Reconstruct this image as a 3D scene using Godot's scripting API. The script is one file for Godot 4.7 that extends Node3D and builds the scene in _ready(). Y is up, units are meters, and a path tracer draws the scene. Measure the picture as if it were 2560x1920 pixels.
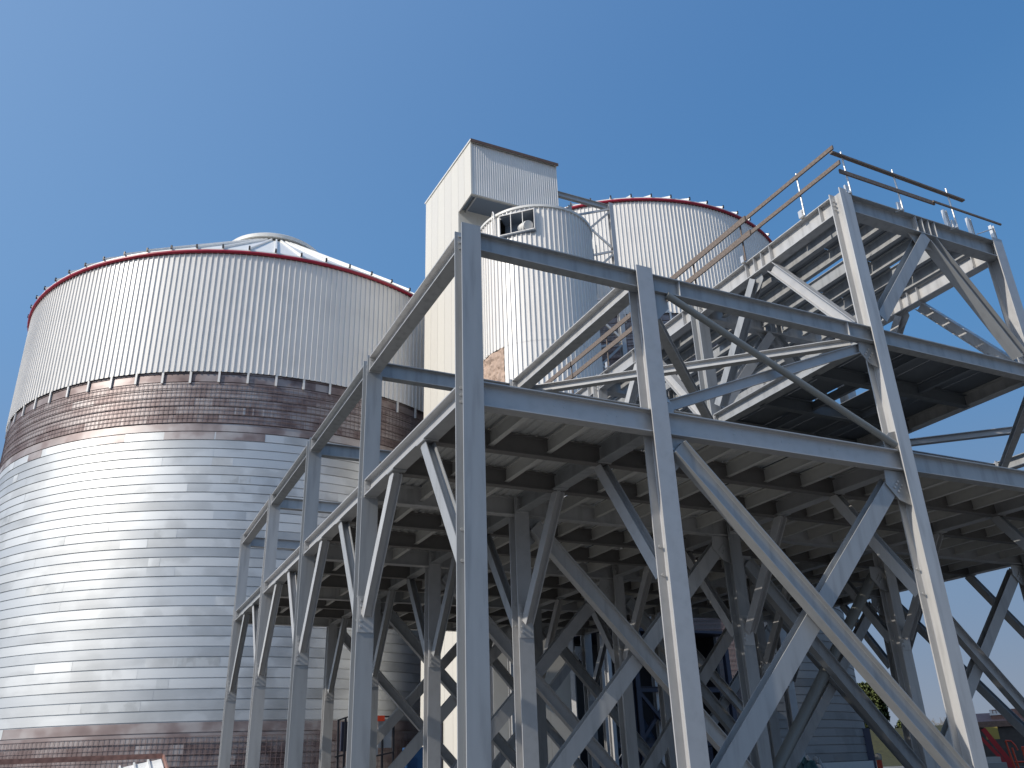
extends Node3D

var M := {}
var rng := RandomNumberGenerator.new()
var names := {}
var frame: Node3D
var bolts: SurfaceTool

# ---------------------------------------------------------------- helpers
func numbered(n: String) -> String:
	var k: int = names.get(n, 0)
	names[n] = k + 1
	return n if k == 0 else "%s_%03d" % [n, k]

func thing(called: String, label: String, category: String, at := Vector3.ZERO, turn := 0.0, group := "") -> Node3D:
	var o := Node3D.new()
	o.name = numbered(called)
	add_child(o, true)
	o.position = at
	o.rotation.y = turn
	tag(o, label, category, group)
	return o

func tag(o: Node, label: String, category: String, group := "") -> void:
	o.set_meta("label", label)
	o.set_meta("category", category)
	if group != "":
		o.set_meta("group", group)

func put(parent: Node, called: String, mesh: Mesh, mat: Material, at := Vector3.ZERO, turn := 0.0) -> MeshInstance3D:
	var o := MeshInstance3D.new()
	o.mesh = mesh
	if mat:
		o.material_override = mat
	o.position = at
	o.rotation.y = turn
	if parent == self:
		o.name = numbered(called)
	else:
		var key := [parent.get_instance_id(), called]
		var c: int = counts.get(key, 0)
		counts[key] = c + 1
		o.name = called if c == 0 else "%s_%03d" % [called, c]
	parent.add_child(o, true)
	return o

var counts := {}

func st_new() -> SurfaceTool:
	var st := SurfaceTool.new()
	st.begin(Mesh.PRIMITIVE_TRIANGLES)
	return st

func tri(st: SurfaceTool, a: Vector3, b: Vector3, c: Vector3, n: Vector3) -> void:
	if (c - a).cross(b - a).dot(n) < 0.0:
		var t := b
		b = c
		c = t
	for v in [a, b, c]:
		st.set_normal(n)
		st.add_vertex(v)

func quad(st: SurfaceTool, a: Vector3, b: Vector3, c: Vector3, d: Vector3, out: Vector3) -> void:
	var n := (b - a).cross(d - a)
	if n.length() < 1e-12:
		n = (c - b).cross(d - b)
	n = n.normalized()
	if n.dot(out) < 0.0:
		n = -n
	tri(st, a, b, c, n)
	tri(st, a, c, d, n)

# box with axes: centre c, half-vectors x, y, z
func obox(st: SurfaceTool, c: Vector3, x: Vector3, y: Vector3, z: Vector3) -> void:
	quad(st, c + x - y - z, c + x + y - z, c + x + y + z, c + x - y + z, x)
	quad(st, c - x - y - z, c - x + y - z, c - x + y + z, c - x - y + z, -x)
	quad(st, c - x + y - z, c + x + y - z, c + x + y + z, c - x + y + z, y)
	quad(st, c - x - y - z, c + x - y - z, c + x - y + z, c - x - y + z, -y)
	quad(st, c - x - y + z, c + x - y + z, c + x + y + z, c - x + y + z, z)
	quad(st, c - x - y - z, c + x - y - z, c + x + y - z, c - x + y - z, -z)

func abox(st: SurfaceTool, lo: Vector3, hi: Vector3) -> void:
	var h := (hi - lo) * 0.5
	obox(st, (lo + hi) * 0.5, Vector3(h.x, 0, 0), Vector3(0, h.y, 0), Vector3(0, 0, h.z))

func boxm(lo: Vector3, hi: Vector3) -> ArrayMesh:
	var st := st_new()
	abox(st, lo, hi)
	return st.commit()

# prism: convex or simple polygon pts (2D) in plane (o, u, v), extruded along w
func prism(st: SurfaceTool, pts: PackedVector2Array, o: Vector3, u: Vector3, v: Vector3, w: Vector3) -> void:
	var idx := Geometry2D.triangulate_polygon(pts)
	var p := []
	for q in pts:
		p.append(o + u * q.x + v * q.y)
	for k in range(0, idx.size(), 3):
		tri(st, p[idx[k]], p[idx[k + 1]], p[idx[k + 2]], -w.normalized())
		tri(st, p[idx[k]] + w, p[idx[k + 1]] + w, p[idx[k + 2]] + w, w.normalized())
	var area := 0.0
	for k in pts.size():
		var a := pts[k]
		var b := pts[(k + 1) % pts.size()]
		area += a.x * b.y - b.x * a.y
	for k in pts.size():
		var a := pts[k]
		var b := pts[(k + 1) % pts.size()]
		var n2 := Vector2(b.y - a.y, a.x - b.x) * signf(area)
		quad(st, p[k], p[(k + 1) % pts.size()], p[(k + 1) % pts.size()] + w, p[k] + w, u * n2.x + v * n2.y)

# I-section from p0 to p1; up = direction of the web
func ibeam(p0: Vector3, p1: Vector3, up: Vector3, d: float, bf: float, tf: float, tw: float) -> ArrayMesh:
	var ax := (p1 - p0).normalized()
	var s := ax.cross(up).normalized()
	up = s.cross(ax).normalized()
	var h := d / 2
	var b := bf / 2
	var w := tw / 2
	var f := 0.012
	var pts := PackedVector2Array([Vector2(-b, -h), Vector2(b, -h), Vector2(b, -h + tf), Vector2(w + f, -h + tf), Vector2(w, -h + tf + f), Vector2(w, h - tf - f), Vector2(w + f, h - tf), Vector2(b, h - tf), Vector2(b, h), Vector2(-b, h), Vector2(-b, h - tf), Vector2(-w - f, h - tf), Vector2(-w, h - tf - f), Vector2(-w, -h + tf + f), Vector2(-w - f, -h + tf), Vector2(-b, -h + tf)])
	var st := st_new()
	prism(st, pts, p0, s, up, p1 - p0)
	return st.commit()

func channel(p0: Vector3, p1: Vector3, up: Vector3, d: float, bf: float, t: float) -> ArrayMesh:
	var ax := (p1 - p0).normalized()
	var s := ax.cross(up).normalized()
	up = s.cross(ax).normalized()
	var h := d / 2
	var pts := PackedVector2Array([Vector2(0, -h), Vector2(bf, -h), Vector2(bf, -h + t), Vector2(t, -h + t), Vector2(t, h - t), Vector2(bf, h - t), Vector2(bf, h), Vector2(0, h)])
	var st := st_new()
	prism(st, pts, p0, s, up, p1 - p0)
	return st.commit()

func bar(p0: Vector3, p1: Vector3, up: Vector3, h: float, w: float) -> ArrayMesh:
	var st := st_new()
	bar_st(st, p0, p1, up, h, w)
	return st.commit()

func bar_st(st: SurfaceTool, p0: Vector3, p1: Vector3, up: Vector3, h: float, w: float) -> void:
	var ax := (p1 - p0).normalized()
	var s := ax.cross(up).normalized()
	up = s.cross(ax).normalized()
	obox(st, (p0 + p1) / 2, s * w / 2, up * h / 2, (p1 - p0) / 2)

func tube_st(st: SurfaceTool, pts: Array, r: float, n := 10, closed := false) -> void:
	var rings := []
	var m := pts.size()
	var last_s := Vector3.ZERO
	for i in m:
		var a: Vector3 = pts[(i - 1 + m) % m] if closed else pts[max(i - 1, 0)]
		var b: Vector3 = pts[(i + 1) % m] if closed else pts[min(i + 1, m - 1)]
		var ax := (b - a).normalized()
		var s := last_s
		if s == Vector3.ZERO:
			s = ax.cross(Vector3.UP)
			if s.length() < 0.05:
				s = ax.cross(Vector3.RIGHT)
		s = (s - ax * s.dot(ax)).normalized()
		last_s = s
		var t := ax.cross(s)
		var ring := []
		for k in n:
			var g := TAU * k / n
			ring.append([pts[i], s * cos(g) + t * sin(g)])
		rings.append(ring)
	for i in (m if closed else m - 1):
		var A: Array = rings[i]
		var B: Array = rings[(i + 1) % m]
		for k in n:
			var k2 := (k + 1) % n
			smooth_quad(st, A[k][0] + A[k][1] * r, A[k2][0] + A[k2][1] * r, B[k2][0] + B[k2][1] * r, B[k][0] + B[k][1] * r, A[k][1], A[k2][1], B[k2][1], B[k][1])
	if not closed:
		for e in [[0, -1.0], [m - 1, 1.0]]:
			var R: Array = rings[e[0]]
			var o: Vector3 = pts[e[0]]
			var nn: Vector3 = ((pts[1] - pts[0]) if e[0] == 0 else (pts[m - 1] - pts[m - 2])).normalized() * e[1]
			for k in range(1, n - 1):
				tri(st, o + R[0][1] * r, o + R[k][1] * r, o + R[k + 1][1] * r, nn)

func smooth_quad(st: SurfaceTool, a: Vector3, b: Vector3, c: Vector3, d: Vector3, na: Vector3, nb: Vector3, nc: Vector3, nd: Vector3) -> void:
	var list := [[a, na], [b, nb], [c, nc], [a, na], [c, nc], [d, nd]]
	if (c - a).cross(b - a).dot(na + nb + nc + nd) < 0.0:
		list = [[a, na], [c, nc], [b, nb], [a, na], [d, nd], [c, nc]]
	for q in list:
		st.set_normal(q[1])
		st.add_vertex(q[0])

func tube(pts: Array, r: float, n := 10, closed := false) -> ArrayMesh:
	var st := st_new()
	tube_st(st, pts, r, n, closed)
	return st.commit()

# lathe: prof = [Vector2(r, y)...]; angle t: direction (sin t, 0, cos t)
func lathe_st(st: SurfaceTool, prof: Array, n: int, t0 := 0.0, t1 := TAU, flip := 1.0) -> void:
	for j in prof.size() - 1:
		var a: Vector2 = prof[j]
		var b: Vector2 = prof[j + 1]
		var nr := Vector2(b.y - a.y, a.x - b.x).normalized() * flip
		for i in n:
			var u := t0 + (t1 - t0) * i / n
			var v := t0 + (t1 - t0) * (i + 1) / n
			var du := Vector3(sin(u), 0, cos(u))
			var dv := Vector3(sin(v), 0, cos(v))
			var nu := du * nr.x + Vector3.UP * nr.y
			var nv := dv * nr.x + Vector3.UP * nr.y
			smooth_quad(st, du * a.x + Vector3.UP * a.y, dv * a.x + Vector3.UP * a.y, dv * b.x + Vector3.UP * b.y, du * b.x + Vector3.UP * b.y, nu, nv, nv, nu)

func lathe(prof: Array, n: int, t0 := 0.0, t1 := TAU, flip := 1.0) -> ArrayMesh:
	var st := st_new()
	lathe_st(st, prof, n, t0, t1, flip)
	return st.commit()

func bolt(at: Vector3, n: Vector3, r := 0.03, h := 0.03) -> void:
	n = n.normalized()
	var s := n.cross(Vector3.UP)
	if s.length() < 0.1:
		s = n.cross(Vector3.RIGHT)
	s = s.normalized()
	var t := n.cross(s)
	var P := []
	for k in 6:
		var g := TAU * k / 6
		P.append(s * cos(g) + t * sin(g))
	for k in 6:
		var a: Vector3 = P[k]
		var b: Vector3 = P[(k + 1) % 6]
		quad(bolts, at + a * r, at + b * r, at + b * r + n * h, at + a * r + n * h, a + b)
		if k > 0 and k < 5:
			tri(bolts, at + P[0] * r + n * h, at + a * r + n * h, at + b * r + n * h, n)

func bolt_grid(at: Vector3, n: Vector3, u: Vector3, nu: int, du: float, v: Vector3, nv: int, dv: float, br := 0.03, bh := 0.03) -> void:
	for i in nu:
		for j in nv:
			bolt(at + u * (i - (nu - 1) / 2.0) * du + v * (j - (nv - 1) / 2.0) * dv, n, br, bh)

func noise_tex(freq: float, ramp: Array, size := 256, type := FastNoiseLite.TYPE_SIMPLEX_SMOOTH, octaves := 4, sd := 1) -> NoiseTexture2D:
	var f := FastNoiseLite.new()
	f.noise_type = type
	f.frequency = freq
	f.fractal_octaves = octaves
	f.seed = sd
	var t := NoiseTexture2D.new()
	t.width = size
	t.height = size
	t.seamless = true
	t.noise = f
	var g := Gradient.new()
	var offs := PackedFloat32Array()
	var cols := PackedColorArray()
	for r in ramp:
		offs.append(r[0])
		cols.append(r[1] if r[1] is Color else Color(r[1], r[1], r[1]))
	g.offsets = offs
	g.colors = cols
	t.color_ramp = g
	return t

func mat(lin: Array, rough: float, metal := 0.0, tex: Texture2D = null, scale := 0.5, spec := 0.5) -> StandardMaterial3D:
	var m := StandardMaterial3D.new()
	m.albedo_color = Color(lin[0], lin[1], lin[2]).linear_to_srgb()
	m.roughness = rough
	m.metallic = metal
	m.metallic_specular = spec
	if tex:
		m.albedo_texture = tex
		m.uv1_triplanar = true
		m.uv1_world_triplanar = true
		m.uv1_scale = Vector3.ONE * scale
	return m

func materials() -> void:
	var mottle := noise_tex(0.012, [[0.0, 0.94], [0.5, 0.985], [1.0, 1.0]], 512, FastNoiseLite.TYPE_SIMPLEX_SMOOTH, 5, 3)
	var streak := noise_tex(0.012, [[0.0, 0.86], [0.45, 0.965], [1.0, 1.0]], 512, FastNoiseLite.TYPE_SIMPLEX_SMOOTH, 5, 31)
	var rough := noise_tex(0.02, [[0.0, 0.72], [1.0, 1.0]], 256, FastNoiseLite.TYPE_SIMPLEX_SMOOTH, 4, 41)
	var blotch := noise_tex(0.006, [[0.0, 0.80], [0.40, 0.90], [0.5, 0.97], [1.0, 1.0]], 512, FastNoiseLite.TYPE_SIMPLEX_SMOOTH, 5, 9)
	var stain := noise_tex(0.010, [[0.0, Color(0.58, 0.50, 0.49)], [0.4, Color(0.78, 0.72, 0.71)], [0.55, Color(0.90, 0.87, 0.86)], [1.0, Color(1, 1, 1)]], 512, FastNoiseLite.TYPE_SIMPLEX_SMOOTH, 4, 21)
	var fine := noise_tex(0.05, [[0.0, 0.7], [1.0, 1.0]], 256, FastNoiseLite.TYPE_SIMPLEX_SMOOTH, 4, 5)
	M.steel = mat([0.455, 0.455, 0.46], 0.50, 0.2, mottle, 0.45)
	M.steel2 = mat([0.525, 0.52, 0.515], 0.47, 0.2, streak, 1.0)
	M.steel3 = mat([0.375, 0.385, 0.395], 0.52, 0.2, streak, 1.0)
	for q in [M.steel2, M.steel3]:
		q.uv1_scale = Vector3(0.55, 0.07, 0.55)
	for q in [M.steel, M.steel2, M.steel3]:
		q.roughness_texture = rough
		q.roughness_texture_channel = BaseMaterial3D.TEXTURE_CHANNEL_RED
	M.joist = mat([0.60, 0.59, 0.56], 0.5, 0.2, mottle, 0.5)  # lighter than the beams: light on the joist webs put into the colour
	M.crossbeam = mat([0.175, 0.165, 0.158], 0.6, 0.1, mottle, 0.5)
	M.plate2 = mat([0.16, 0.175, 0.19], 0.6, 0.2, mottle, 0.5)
	M.bolt = mat([0.5, 0.5, 0.5], 0.4, 0.6)
	M.deck = mat([0.66, 0.66, 0.65], 0.5, 0.3, mottle, 0.6)
	M.pipe = mat([0.23, 0.235, 0.225], 0.5, 0.2)
	M.decktop = mat([0.09, 0.09, 0.085], 0.9)  # unseen top face, darkened to cut light bounced onto the soffit above
	M.plate = mat([0.19, 0.21, 0.24], 0.6, 0.2, mottle, 0.4)
	M.white = mat([0.79, 0.765, 0.735], 0.34, 0.0, mottle, 0.05)
	M.cream = mat([0.64, 0.615, 0.56], 0.5)
	M.cream2 = mat([0.625, 0.60, 0.55], 0.47)
	M.roof = mat([0.78, 0.77, 0.74], 0.38, 0.0, mottle, 0.2)
	M.red = mat([0.33, 0.012, 0.035], 0.35)
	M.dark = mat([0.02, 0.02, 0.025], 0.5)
	M.ring = []
	for k in 4:
		var c := 0.60 + 0.03 * k
		M.ring.append(mat([c * 0.97, c * 0.99, c], 0.46 + 0.035 * k, 0.65, blotch, 0.045 + 0.012 * k))
	M.patch = mat([0.56, 0.575, 0.58], 0.5, 0.5, blotch, 0.2)
	M.faded = mat([0.47, 0.455, 0.455], 0.5, 0.5, stain, 0.07)
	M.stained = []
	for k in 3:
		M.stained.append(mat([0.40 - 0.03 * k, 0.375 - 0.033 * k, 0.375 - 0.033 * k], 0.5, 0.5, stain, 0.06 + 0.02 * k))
	M.shaded_ring = []  # rear bin rings: its shade is put into a darker zinc colour
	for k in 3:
		M.shaded_ring.append(mat([0.185 + 0.018 * k, 0.18 + 0.018 * k, 0.175 + 0.018 * k], 0.55, 0.3, blotch, 0.05 + 0.01 * k))
	M.wire = mat([0.20, 0.145, 0.145], 0.7)
	M.wood = mat([0.22, 0.175, 0.15], 0.8, 0.0, fine, 0.9)
	M.galv = mat([0.62, 0.62, 0.62], 0.4, 0.6)
	M.insul = mat([0.45, 0.33, 0.26], 0.85)
	M.pad = mat([0.07, 0.068, 0.065], 0.9, 0.0, fine, 0.3)
	M.ground = mat([0.28, 0.265, 0.24], 0.95, 0.0, noise_tex(0.02, [[0.0, 0.6], [1.0, 1.0]], 512, FastNoiseLite.TYPE_SIMPLEX_SMOOTH, 6, 4), 0.2)
	M.concrete = mat([0.40, 0.39, 0.37], 0.9, 0.0, mottle, 0.4)
	M.grass = mat([0.062, 0.06, 0.02], 0.95, 0.0, noise_tex(0.04, [[0.0, Color(0.6, 0.6, 0.6)], [1.0, Color(1, 1, 0.9)]], 256, FastNoiseLite.TYPE_SIMPLEX_SMOOTH, 5, 14), 0.12)
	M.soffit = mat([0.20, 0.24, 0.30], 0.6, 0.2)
	M.roofbrown = mat([0.36, 0.19, 0.15], 0.7, 0.0, fine, 0.3)
	M.wallbrown = mat([0.06, 0.05, 0.045], 0.6, 0.0, fine, 0.2)
	M.orange = mat([0.62, 0.06, 0.02], 0.45)
	M.redpaint = mat([0.36, 0.02, 0.025], 0.4)
	M.blue = mat([0.012, 0.06, 0.16], 0.5)
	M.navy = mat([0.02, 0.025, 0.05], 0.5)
	M.teal = mat([0.05, 0.14, 0.16], 0.6)
	M.film = mat([0.55, 0.56, 0.57], 0.35)
	M.leaf = mat([0.055, 0.075, 0.022], 0.8)
	M.leaf.vertex_color_use_as_albedo = true
	M.leaf.albedo_color = Color.WHITE
	M.bark = mat([0.12, 0.095, 0.075], 0.9, 0.0, fine, 0.8)
	M.twig = mat([0.20, 0.165, 0.12], 0.9)
	M.yellow = mat([0.28, 0.22, 0.05], 0.7)
	M.trim = mat([0.20, 0.12, 0.09], 0.6, 0.0, fine, 0.4)

# ---------------------------------------------------------------- sky
func sky_image() -> Image:
	var W := 1024
	var H := 512
	var im := Image.create(W, H, false, Image.FORMAT_RGBF)
	var sun := Vector3(-0.83, 0.55, 0.10).normalized()
	var stops := [[0.0, Color(0.270, 0.315, 0.390)], [0.15, Color(0.195, 0.295, 0.450)], [0.42, Color(0.100, 0.262, 0.530)], [0.75, Color(0.064, 0.190, 0.440)], [1.0, Color(0.05, 0.16, 0.39)]]
	for j in H:
		var el := PI / 2 - PI * (j + 0.5) / H
		for i in W:
			var a := TAU * (i + 0.5) / W
			var d := Vector3(sin(a) * cos(el), sin(el), -cos(a) * cos(el))
			var s := maxf(sin(el), 0.0)
			var c := stops[0][1] as Color
			for k in stops.size() - 1:
				if s >= stops[k][0]:
					var f: float = clampf((s - stops[k][0]) / (stops[k + 1][0] - stops[k][0]), 0.0, 1.0)
					c = (stops[k][1] as Color).lerp(stops[k + 1][1], f * f * (3.0 - 2.0 * f) * 0.5 + f * 0.5)
			var g := d.dot(sun) * 0.5 + 0.5
			var haze := pow(clampf((g - 0.36) / 0.64, 0.0, 1.0), 1.3)
			c = c.lerp(Color(0.31, 0.49, 0.78), haze)
			var aureole := pow(g, 14.0) * 0.8
			c = Color(c.r + aureole, c.g + aureole * 0.97, c.b + aureole * 0.9)
			if el < 0.0:
				c = Color(0.20, 0.20, 0.20)
			im.set_pixel(i, j, c)
	return im

# ---------------------------------------------------------------- tanks
func make_tank(called: String, label: String, cx: float, cz: float, R: float, y0: float, rim: float, clad_y: float, ring_h: float, nsheet: int, cap_r: float, cap_y: float, nroof: int, band_y: float, low_y: float, bracket_n: int, sheets: Array, side_mesh := false) -> Node3D:
	var t := thing(called, label, "grain bin", Vector3(cx, 0, cz))
	put(t, "foundation", lathe([Vector2(R + 0.35, 0.0), Vector2(R + 0.35, y0), Vector2(R - 0.5, y0)], 96), M.concrete)
	var n := int(round((clad_y + 1.0 - y0) / ring_h))
	# a ring: slightly bellied sheet with a recessed lap at its foot
	var g := 0.062
	var prof := [Vector2(R - 0.045, 0.0), Vector2(R - 0.045, g), Vector2(R + 0.014, g), Vector2(R + 0.010, ring_h * 0.5), Vector2(R + 0.003, ring_h), Vector2(R - 0.045, ring_h)]
	var ring_mesh := lathe(prof, 128)
	var mesh_y := clad_y
	for k in n:
		var y := y0 + k * ring_h
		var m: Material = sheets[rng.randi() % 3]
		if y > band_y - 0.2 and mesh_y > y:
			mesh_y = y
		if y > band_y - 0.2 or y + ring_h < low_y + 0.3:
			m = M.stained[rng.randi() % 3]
		elif sheets == M.ring and (y > band_y - 0.8 or y < low_y + 0.4):
			m = M.faded
		put(t, "wall_ring", ring_mesh, m, Vector3(0, y, 0))
	for k in 150:
		var row := rng.randi() % n
		if k > 110:
			row = int((band_y - y0) / ring_h) + rng.randi_range(-2, 5)
		var wide := rng.randf_range(0.5, 3.6) / R
		var ta := rng.randf_range(-1.25, 1.15)
		var y := y0 + row * ring_h
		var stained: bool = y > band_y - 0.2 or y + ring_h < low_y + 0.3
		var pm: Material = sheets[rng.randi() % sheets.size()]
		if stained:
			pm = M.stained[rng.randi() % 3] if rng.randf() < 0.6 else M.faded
		elif (y > band_y - 1.6 or y < low_y + 0.9) and rng.randf() < 0.7:
			pm = M.faded
		elif rng.randf() < 0.25:
			pm = M.patch if sheets == M.ring else sheets[0]
		put(t, "wall_sheet", lathe([Vector2(R + 0.019, y + g), Vector2(R + 0.008, y + ring_h)], 6, ta, ta + wide), pm)
	var yt := y0 + n * ring_h
	put(t, "inner_wall", lathe([Vector2(R, yt), Vector2(R, rim - 0.1)], 96), M.ring[0])
	# cladding sheets, three ribs each
	var Rc := R + 0.12
	var st := st_new()
	var da := TAU / nsheet
	var rb := da / 3
	for r in 3:
		var a0 := r * rb
		var seq := [[0.0, 0.0], [rb * 0.80, 0.0], [rb * 0.84, 0.075], [rb * 0.95, 0.075], [rb * 1.0, 0.0]]
		for q in 4:
			var ta: float = a0 + seq[q][0]
			var tb: float = a0 + seq[q + 1][0]
			var ra: float = Rc + seq[q][1]
			var rr: float = Rc + seq[q + 1][1]
			var pa := Vector3(sin(ta) * ra, 0, cos(ta) * ra)
			var pb := Vector3(sin(tb) * rr, 0, cos(tb) * rr)
			quad(st, pa + Vector3.UP * clad_y, pb + Vector3.UP * clad_y, pb + Vector3.UP * (rim - 0.12), pa + Vector3.UP * (rim - 0.12), pa)
	var sheet := st.commit()
	for k in nsheet:
		put(t, "cladding_sheet", sheet, M.white, Vector3.ZERO, k * da)
	put(t, "cladding_foot", lathe([Vector2(R + 0.01, clad_y + 0.02), Vector2(Rc, clad_y + 0.02)], 96), M.dark)
	# rim tube, gutter lip and clips
	var pts := []
	for k in 96:
		pts.append(Vector3(sin(TAU * k / 96) * (R + 0.27), rim, cos(TAU * k / 96) * (R + 0.27)))
	put(t, "rim_tube", tube(pts, 0.13, 8, true), M.red)
	put(t, "eave_lip", lathe([Vector2(R + 0.1, rim - 0.1), Vector2(R + 0.30, rim + 0.12), Vector2(R + 0.30, rim + 0.2)], 96), M.dark)
	# roof panels with a standing rib
	var dr := TAU / nroof
	var sp := st_new()
	var e0 := R + 0.34
	var ye := rim + 0.2
	var A := Vector3(sin(-dr / 2) * e0, ye, cos(-dr / 2) * e0)
	var B := Vector3(sin(dr / 2) * e0, ye, cos(dr / 2) * e0)
	var Cc := Vector3(sin(dr / 2) * cap_r, cap_y, cos(dr / 2) * cap_r)
	var D := Vector3(sin(-dr / 2) * cap_r, cap_y, cos(-dr / 2) * cap_r)
	var rn := (B - A).cross(D - A).normalized()
	if rn.y < 0:
		rn = -rn
	quad(sp, A, B, Cc, D, rn)
	quad(sp, A, B, B - Vector3.UP * 0.12, A - Vector3.UP * 0.12, Vector3(0, 0, 1))
	bar_st(sp, A + rn * 0.09, D + rn * 0.07, rn, 0.19, 0.14)
	var panel := sp.commit()
	var clip := boxm(Vector3(-0.055, -0.12, -0.05), Vector3(0.055, 0.16, 0.05))
	for k in nroof:
		put(t, "roof_panel", panel, M.roof, Vector3.ZERO, k * dr)
		var ca := k * dr - dr / 2
		put(t, "roof_clip", clip, M.dark, Vector3(sin(ca) * (R + 0.42), rim + 0.32, cos(ca) * (R + 0.42)), ca)
	put(t, "roof_cap", lathe([Vector2(cap_r - 0.6, cap_y - 0.2), Vector2(cap_r - 0.6, cap_y + 0.25), Vector2(cap_r + 0.25, cap_y + 0.30), Vector2(cap_r + 0.30, cap_y + 0.62), Vector2(cap_r + 0.12, cap_y + 0.76), Vector2(0.0, cap_y + 0.9)], 64), M.roof)
	# hanging brackets under the cladding
	var br := boxm(Vector3(-0.07, -0.75, 0), Vector3(0.07, 0.12, 0.10))
	for k in bracket_n:
		var ta := TAU * k / bracket_n
		put(t, "bracket", br, M.white, Vector3(sin(ta) * (R + 0.03), clad_y - rng.randf() * 0.12, cos(ta) * (R + 0.03)), ta)
	# insulation mesh of thin bars over the stained bands
	var ws := st_new()
	var bands := [[mesh_y + 0.05, clad_y - 0.8, 0.32]]
	if low_y > y0:
		bands.append([y0, low_y, 0.30])
	for b in bands:
		var nv := int(TAU * R / b[2])
		for k in nv:
			var ta: float = TAU * k / nv
			var o := Vector3(sin(ta), 0, cos(ta))
			if o.z < -0.25:
				continue
			bar_st(ws, o * (R + 0.06) + Vector3.UP * b[0], o * (R + 0.06) + Vector3.UP * b[1], o, 0.016, 0.020)
		var yy: float = b[0]
		while yy < b[1]:
			lathe_st(ws, [Vector2(R + 0.045, yy), Vector2(R + 0.07, yy), Vector2(R + 0.07, yy + 0.02), Vector2(R + 0.045, yy + 0.02)], 96)
			yy += 0.31
	if side_mesh:
		for k in 200:
			var ta := deg_to_rad(-78.0 + 72.0 * k / 200.0)
			var o := Vector3(sin(ta), 0, cos(ta))
			bar_st(ws, o * (R + 0.06) + Vector3.UP * 1.4, o * (R + 0.06) + Vector3.UP * 13.0, o, 0.02, 0.03)
		for k in 34:
			lathe_st(ws, [Vector2(R + 0.05, 1.5 + k * 0.34), Vector2(R + 0.08, 1.5 + k * 0.34), Vector2(R + 0.08, 1.54 + k * 0.34), Vector2(R + 0.05, 1.54 + k * 0.34)], 24, deg_to_rad(-78.0), deg_to_rad(-6.0))
	put(t, "wire_mesh", ws.commit(), M.wire).set_meta("kind", "stuff")
	return t

# ---------------------------------------------------------------- the steel frame
var X := {"A": 5.18, "B": 8.96, "C": 15.38, "D": 21.05, "E": 27.5}
var Z := [-12.155, -18.075, -23.995, -29.915, -35.835]
const L1 := 7.62
const L2 := 10.66
const L3 := 14.47

func smat() -> Material:
	return [M.steel, M.steel2, M.steel3][rng.randi() % 3]

func part(called: String, m: Mesh, mm: Material = null) -> MeshInstance3D:
	if mm == null and called == "joist":
		mm = M.joist
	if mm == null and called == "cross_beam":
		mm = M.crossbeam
	return put(frame, called, m, mm if mm else smat())

func column(x: float, z: float, top: float) -> void:
	var c := part("column", ibeam(Vector3(x, 0.6, z), Vector3(x, top, z), Vector3(0, 0, 1), 0.36, 0.375, 0.028, 0.02))
	put(c, "base_plate", boxm(Vector3(x - 0.3, 0.56, z - 0.3), Vector3(x + 0.3, 0.6, z + 0.3)), M.steel)
	put(c, "pedestal", boxm(Vector3(x - 0.45, -0.2, z - 0.45), Vector3(x + 0.45, 0.56, z + 0.45)), M.concrete)

# beam along x between column webs, top at y
func rbeam(called: String, x0: float, x1: float, z: float, y: float, d: float, bf: float, gap := 0.03, plates := true) -> void:
	part(called, ibeam(Vector3(x0 + gap, y - d / 2, z), Vector3(x1 - gap, y - d / 2, z), Vector3.UP, d, bf, 0.022, 0.016))
	if plates:
		for e in [[x0, 1.0], [x1, -1.0]]:
			part("end_plate", boxm(Vector3(e[0] + (0.012 if e[1] > 0 else -0.03), y - d + 0.03, z - 0.10), Vector3(e[0] + (0.03 if e[1] > 0 else -0.012), y - 0.03, z + 0.10)), M.steel2)
			bolt_grid(Vector3(e[0] + e[1] * 0.03, y - d / 2, z), Vector3(e[1], 0, 0), Vector3.UP, 4, 0.08, Vector3(0, 0, 1), 2, 0.14)

func dbeam(called: String, x: float, z0: float, z1: float, y: float, d: float, bf: float) -> void:
	# z0 nearer (larger)
	part(called, ibeam(Vector3(x, y - d / 2, z0 - 0.205), Vector3(x, y - d / 2, z1 + 0.205), Vector3.UP, d, bf, 0.024, 0.016))
	for e in [[z0 - 0.18, -1.0], [z1 + 0.18, 1.0]]:
		var zz: float = e[0]
		part("end_plate", boxm(Vector3(x - bf / 2 + 0.01, y - d - 0.03, minf(zz, zz + e[1] * 0.024) ), Vector3(x + bf / 2 - 0.01, y - 0.02, maxf(zz, zz + e[1] * 0.024))), M.steel2)
		bolt_grid(Vector3(x, y - d / 2 - 0.02, zz + e[1] * 0.024), Vector3(0, 0, e[1]), Vector3.UP, 3, 0.13, Vector3(1, 0, 0), 2, 0.19)
		bolt_grid(Vector3(x, y - d / 2, zz - e[1] * 0.028), Vector3(0, 0, -e[1]), Vector3.UP, 3, 0.13, Vector3(1, 0, 0), 2, 0.19)

func brace(called: String, a: Vector3, b: Vector3, up: Vector3, d: float, bf: float) -> void:
	part(called, ibeam(a, b, up, d, bf, 0.018, 0.014))

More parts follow.
